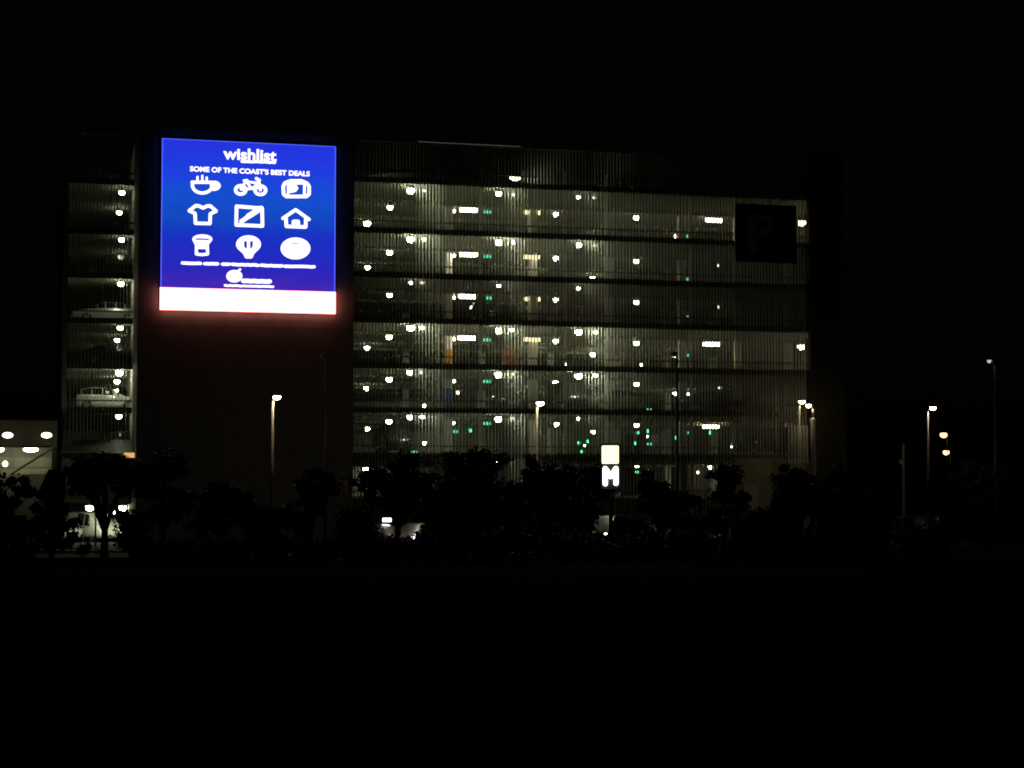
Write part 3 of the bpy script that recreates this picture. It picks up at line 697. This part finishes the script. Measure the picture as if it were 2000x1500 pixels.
# pylon sign with yellow box and M
dM = 92.0
c = P(1192, 930, dM); rzM = math.radians(-12)
o = thing("pylon_sign", "lit pylon sign with a glowing yellow square over a white letter M", "sign", (c.x, dM, 0), rzM)
pm_ = dM / F
zz = lambda y: P(1192, y, dM).z
MB().box(-.09, .09, .10, .28, 0, zz(955)).build("post", M["dark"], o)
MB().bbox(-.5, .5, .06, .30, zz(957), zz(866), .03).build("back_box", M["dark"], o)
MB().bbox(-16.5*pm_, 16.5*pm_, -.06, .058, zz(905.5), zz(870.5), .05).build("yellow_box", E["yellow"], o)
def mp(px, py): return ((px - 1192) * pm_, zz(py))
def st2(mb, pts, w):
    r = w * pm_ / 2
    for i in range(len(pts) - 1):
        a, b_ = Vector(mp(*pts[i])), Vector(mp(*pts[i+1])); d = (b_ - a).normalized(); nn = Vector((-d.y, d.x)) * r
        mb.prism([tuple(a-nn), tuple(b_-nn), tuple(b_+nn), tuple(a+nn)], -.03 - .002*i, .055)
    for i, p in enumerate(pts):
        a = mp(*p); mb.prism([(a[0]+r*math.cos(2*PI*k/10), a[1]+r*math.sin(2*PI*k/10)) for k in range(10)], -.04 - .001*i, .055)
mb = MB(); st2(mb, [(1182,945), (1182,915), (1193,931), (1203,915), (1203,944)], 8.5); st2(mb, [(1183,920),(1186,930)], 9)
mb.build("letter", E["mwhite"], o)

# ticket machine with a lit panel on the forecourt
zz2 = lambda y: Z(y, 757, -4)
o = thing("ticket_machine", "ticket machine with a bright lit panel under the tree beside the tower", "machine", W(S(757, -4), -4, 0), PHI)
MB().bbox(-.32, .32, 0, .4, .0, zz2(1008), .03).build("housing", M["dark"], o)
MB().box(-.27, .27, -.03, -.002, zz2(1019), zz2(1012)).build("lit_panel", E["mwhite"], o)
MB().box(-.22, .22, -.02, -.002, zz2(1040), zz2(1024)).build("keypad", M["lens_off"], o)

# short white post at the right
c = P(1764, 868, 112)
o = thing("marker_post", "short pale post standing alone in the dark right of the building", "post", (c.x, 112, 0))
MB().tube([(0,0,0),(0,0,c.z)], [.08,.07], 8).build("shaft", M["concrete"], o); MB().box(-.26, -.05, -.06, .06, P(1764,906,112).z, P(1764,898,112).z).build("side_box", M["pole"], o)

# ------------------------------------------------------------------ trees and shrubs
def leaves(rng, centers, radii, n, size, squash=.8):
    idx = rng.integers(0, len(centers), n); dirs = rng.normal(size=(n,3)); dirs /= np.linalg.norm(dirs, axis=1)[:,None]
    rad = rng.random(n) ** .5 * np.where(rng.random(n) < .25, 1.6, 1.0)
    p = centers[idx] + dirs * rad[:,None] * radii[idx][:,None] * np.array([1,1,squash])
    a = rng.normal(size=(n,3)); a /= np.linalg.norm(a, axis=1)[:,None]
    b = np.cross(a, rng.normal(size=(n,3))); b /= np.linalg.norm(b, axis=1)[:,None] + 1e-9
    s = size * (.6 + .8 * rng.random(n))[:,None]
    v = np.stack([p - a*s, p + b*s*.45, p + a*s, p - b*s*.45], 1).reshape(-1, 3)
    return v, np.arange(4*n).reshape(-1, 4)
def leaf_obj(name, v, f, m, parent):
    me = bpy.data.meshes.new(name); me.from_pydata(v.tolist(), [], f.tolist()); me.materials.append(m); me.update()
    return inst(name, me, parent)
def tree(label, px, top, bot, hw, d, seed, shape="round", n=5200, m="leafdark", ground=0.0, lean=0.0):
    rng = np.random.default_rng(seed); rnd = random.Random(seed)
    base = P(px, 950, d); zt = P(px, top, d).z; zb = max(P(px, bot, d).z, .35); R = hw * d / F; H = zt - zb; cz = (zt + zb) / 2
    o = thing("tree", label, "tree", (base.x, d, 0), 0, "trees along the front")
    tr = MB(); cs = []; rs = []
    if shape == "conifer":
        tr.tube([(0,0,0),(0,0,zt*.95)], [.14,.03], 8)
        for i in range(46):
            h = (i + .5) / 46; r = R * (1 - h) ** .8 * rnd.uniform(.35, 1.25); an = i * 2.4
            c_ = (r*.8*math.cos(an), r*.8*math.sin(an), zb + H*h); cs.append(c_); rs.append(.13*R + .08*(1-h))
            if i % 3 == 0: tr.tube([(0,0,c_[2]+.1), c_], [.03,.012], 5)
    elif shape == "vase":
        fork = zb * .42
        tr.tube([(0,0,0),(0.02,0,fork)], [.24,.17], 9)
        for i in range(9):
            an = i * 2*PI/9 + rnd.uniform(-.3,.3); rr = R * rnd.uniform(.35, .85)
            mid = (rr*.45*math.cos(an), rr*.45*math.sin(an), fork + (cz-fork)*.5); end = (rr*math.cos(an), rr*math.sin(an), cz + rnd.uniform(-.35,.4)*H)
            tr.tube([(0,0,fork-.1), mid, end], [.13,.09,.03], 7)
            for q_ in range(13):
                d_ = Vector((rnd.gauss(0,1), rnd.gauss(0,1), rnd.gauss(-.2,1.2))) * R * .19
                rr_ = math.hypot(end[0]+d_.x, end[1]+d_.y) / R
                cs.append((end[0]+d_.x, end[1]+d_.y, min(end[2] + d_.z, zt - .1 - H*.5*rr_*rr_))); rs.append(R*rnd.uniform(.06,.17))
    else:
        fork = min(zb * .7 + .2, 1.6)
        tr.tube([(0,0,0),(.05,0,fork),(lean*.5,0,cz)], [.19,.15,.06], 9)
        lobes = []
        for i in range(9):
            u_, v_ = rnd.uniform(-.95, 1), i * 2.4 + rnd.uniform(-.4, .4); k = rnd.uniform(.45, .85)
            lobes.append((R*k*math.sqrt(max(0, 1-u_*u_*.8))*math.cos(v_), R*.7*k*math.sin(v_), cz + H*.36*u_, min(R, H*.8)*rnd.uniform(.30, .50)))
        lobes.append((0, 0, zt - H*.28, H*.27)); lobes.append((R*.1, 0, cz, min(R, H)*.45))
        for j, (lx, ly, lz, lr) in enumerate(lobes):
            tr.tube([(.05,0,fork), (lx*.5, ly*.5, (fork+lz)/2+.15), (lx, ly, lz)], [.09,.05,.02], 6)
            for i in range(11):
                d_ = Vector((rnd.gauss(0,1), rnd.gauss(0,1), rnd.gauss(0,1))).normalized() * lr * rnd.uniform(.3, 1)
                cs.append((lx+d_.x, ly+d_.y, max(min(lz+d_.z*.85, zt-.1), .3))); rs.append(lr * rnd.uniform(.15, .45))
    tr.build("trunk", M["bark"], o, True)
    v, f = leaves(rng, np.array(cs), np.array(rs), n, .15)
    leaf_obj("crown", v, f, M[m], o)
    return o
tree("broad dark tree at the far left edge, greenish near its foot", 8, 905, 1070, 62, 92, 1, m="leaf", n=7000)
tree("dark ragged conifer left of the forked tree", 103, 924, 1075, 66, 94, 2, "conifer", n=6500)
tree("forked tree with spreading limbs before the bright ground storey", 205, 880, 962, 76, 97, 3, "vase", n=8500)
tree("dark tree at the tower's left foot", 318, 876, 1040, 62, 96, 4, n=6500)
tree("low dark tree left of the street lamp at the tower", 430, 938, 1050, 70, 96, 5, n=6500)
tree("low dark tree right of the street lamp at the tower", 602, 912, 1045, 66, 95, 6, n=6500)
tree("round dark tree just right of the tower's foot", 776, 890, 1003, 100, 98, 7, n=10500)
tree("tallest round tree in the middle row before the slatted front", 905, 868, 1040, 120, 96, 8, n=16000)
tree("broad dark tree between the tallest one and the M sign", 1056, 882, 1040, 116, 97, 9, n=15000)
tree("small dark tree behind the lit M sign", 1150, 912, 1008, 52, 99, 10, n=6000)
tree("small dark tree right of the lit M sign", 1288, 922, 1040, 70, 98, 11, n=6500)
tree("narrow dark tree below the right half of the front", 1412, 900, 1042, 54, 98, 12, n=6500)
tree("broad dark tree at the building's right foot", 1562, 911, 1055, 104, 97, 13, n=14000)
tree("faint dark tree beyond the right corner", 1690, 950, 1045, 60, 108, 14, n=5000)
tree("faint tree beside the tallest lamp at the right edge", 1925, 905, 1030, 85, 112, 15, n=6500)
def shrub(label, px, top, hw, d, seed, m="leafdark", n=1500):
    rng = np.random.default_rng(seed); rnd = random.Random(seed)
    base = P(px, 950, d); zt = max(P(px, top, d).z, .5); R = hw * d / F
    o = thing("shrub", label, "shrub", (base.x, d, 0), 0, "shrubs of the low hedge" if n < 2000 else "tall bushes between the trees")
    st = MB(); cs = []; rs = []
    for i in range(14 if n < 2000 else 40):
        c_ = (rnd.uniform(-R, R)*.85, rnd.uniform(-.5, .5), zt * rnd.uniform(.15, .86)); cs.append(c_); rs.append(rnd.uniform(.3,.5)*min(zt, 1.2))
        if i % 3 == 0: st.tube([(c_[0]*.3,0,0), c_], [.03,.01], 5)
    st.build("stem", M["bark"], o)
    v, f = leaves(rng, np.array(cs), np.array(rs), n, .12); v[:,2] = np.maximum(v[:,2], .02)
    leaf_obj("foliage", v, f, M[m], o)
tall = [(700, 985, 34), (872, 965, 40), (978, 950, 50), (1118, 955, 46), (1244, 1015, 24), (1500, 985, 46), (1640, 985, 40), (512, 985, 44), (262, 985, 22), (1347, 1002, 34), (1462, 992, 36)]
for i, (px, top, hw) in enumerate(tall):
    shrub(["tall dark bush at the tower's right corner","tall dark bush left of the tallest tree","tall dark bush right of the tallest tree","tall dark bush just left of the M sign","tall dark bush just right of the M sign","tall dark bush left of the corner tree","tall dark bush right of the corner tree","tall dark bush by the street lamp before the tower","slim dark bush at the tower's left corner","tall dark bush left of the narrow tree","tall dark bush right of the narrow tree"][i], px, top, hw, 93.5, 300 + i, n=3600)
shr = [20, 320, 395, 470, 560, 640, 715, 790, 868, 945, 1025, 1100, 1180, 1260, 1345, 1430, 1520, 1610, 1700, 1800]
rnd = random.Random(77)
for i, px in enumerate(shr):
    shrub(f"{ORD[i]} shrub from the left in the dark hedge along the street", px, (1062 if i == 0 else (1034 if 850 < px < 1170 or px > 1500 else (1040 if 1230 < px < 1470 else 1056))) + rnd.uniform(-7, 8), 46, 91 + rnd.uniform(-1, 1), 100 + i, "leaf" if i == 0 else "leafdark")
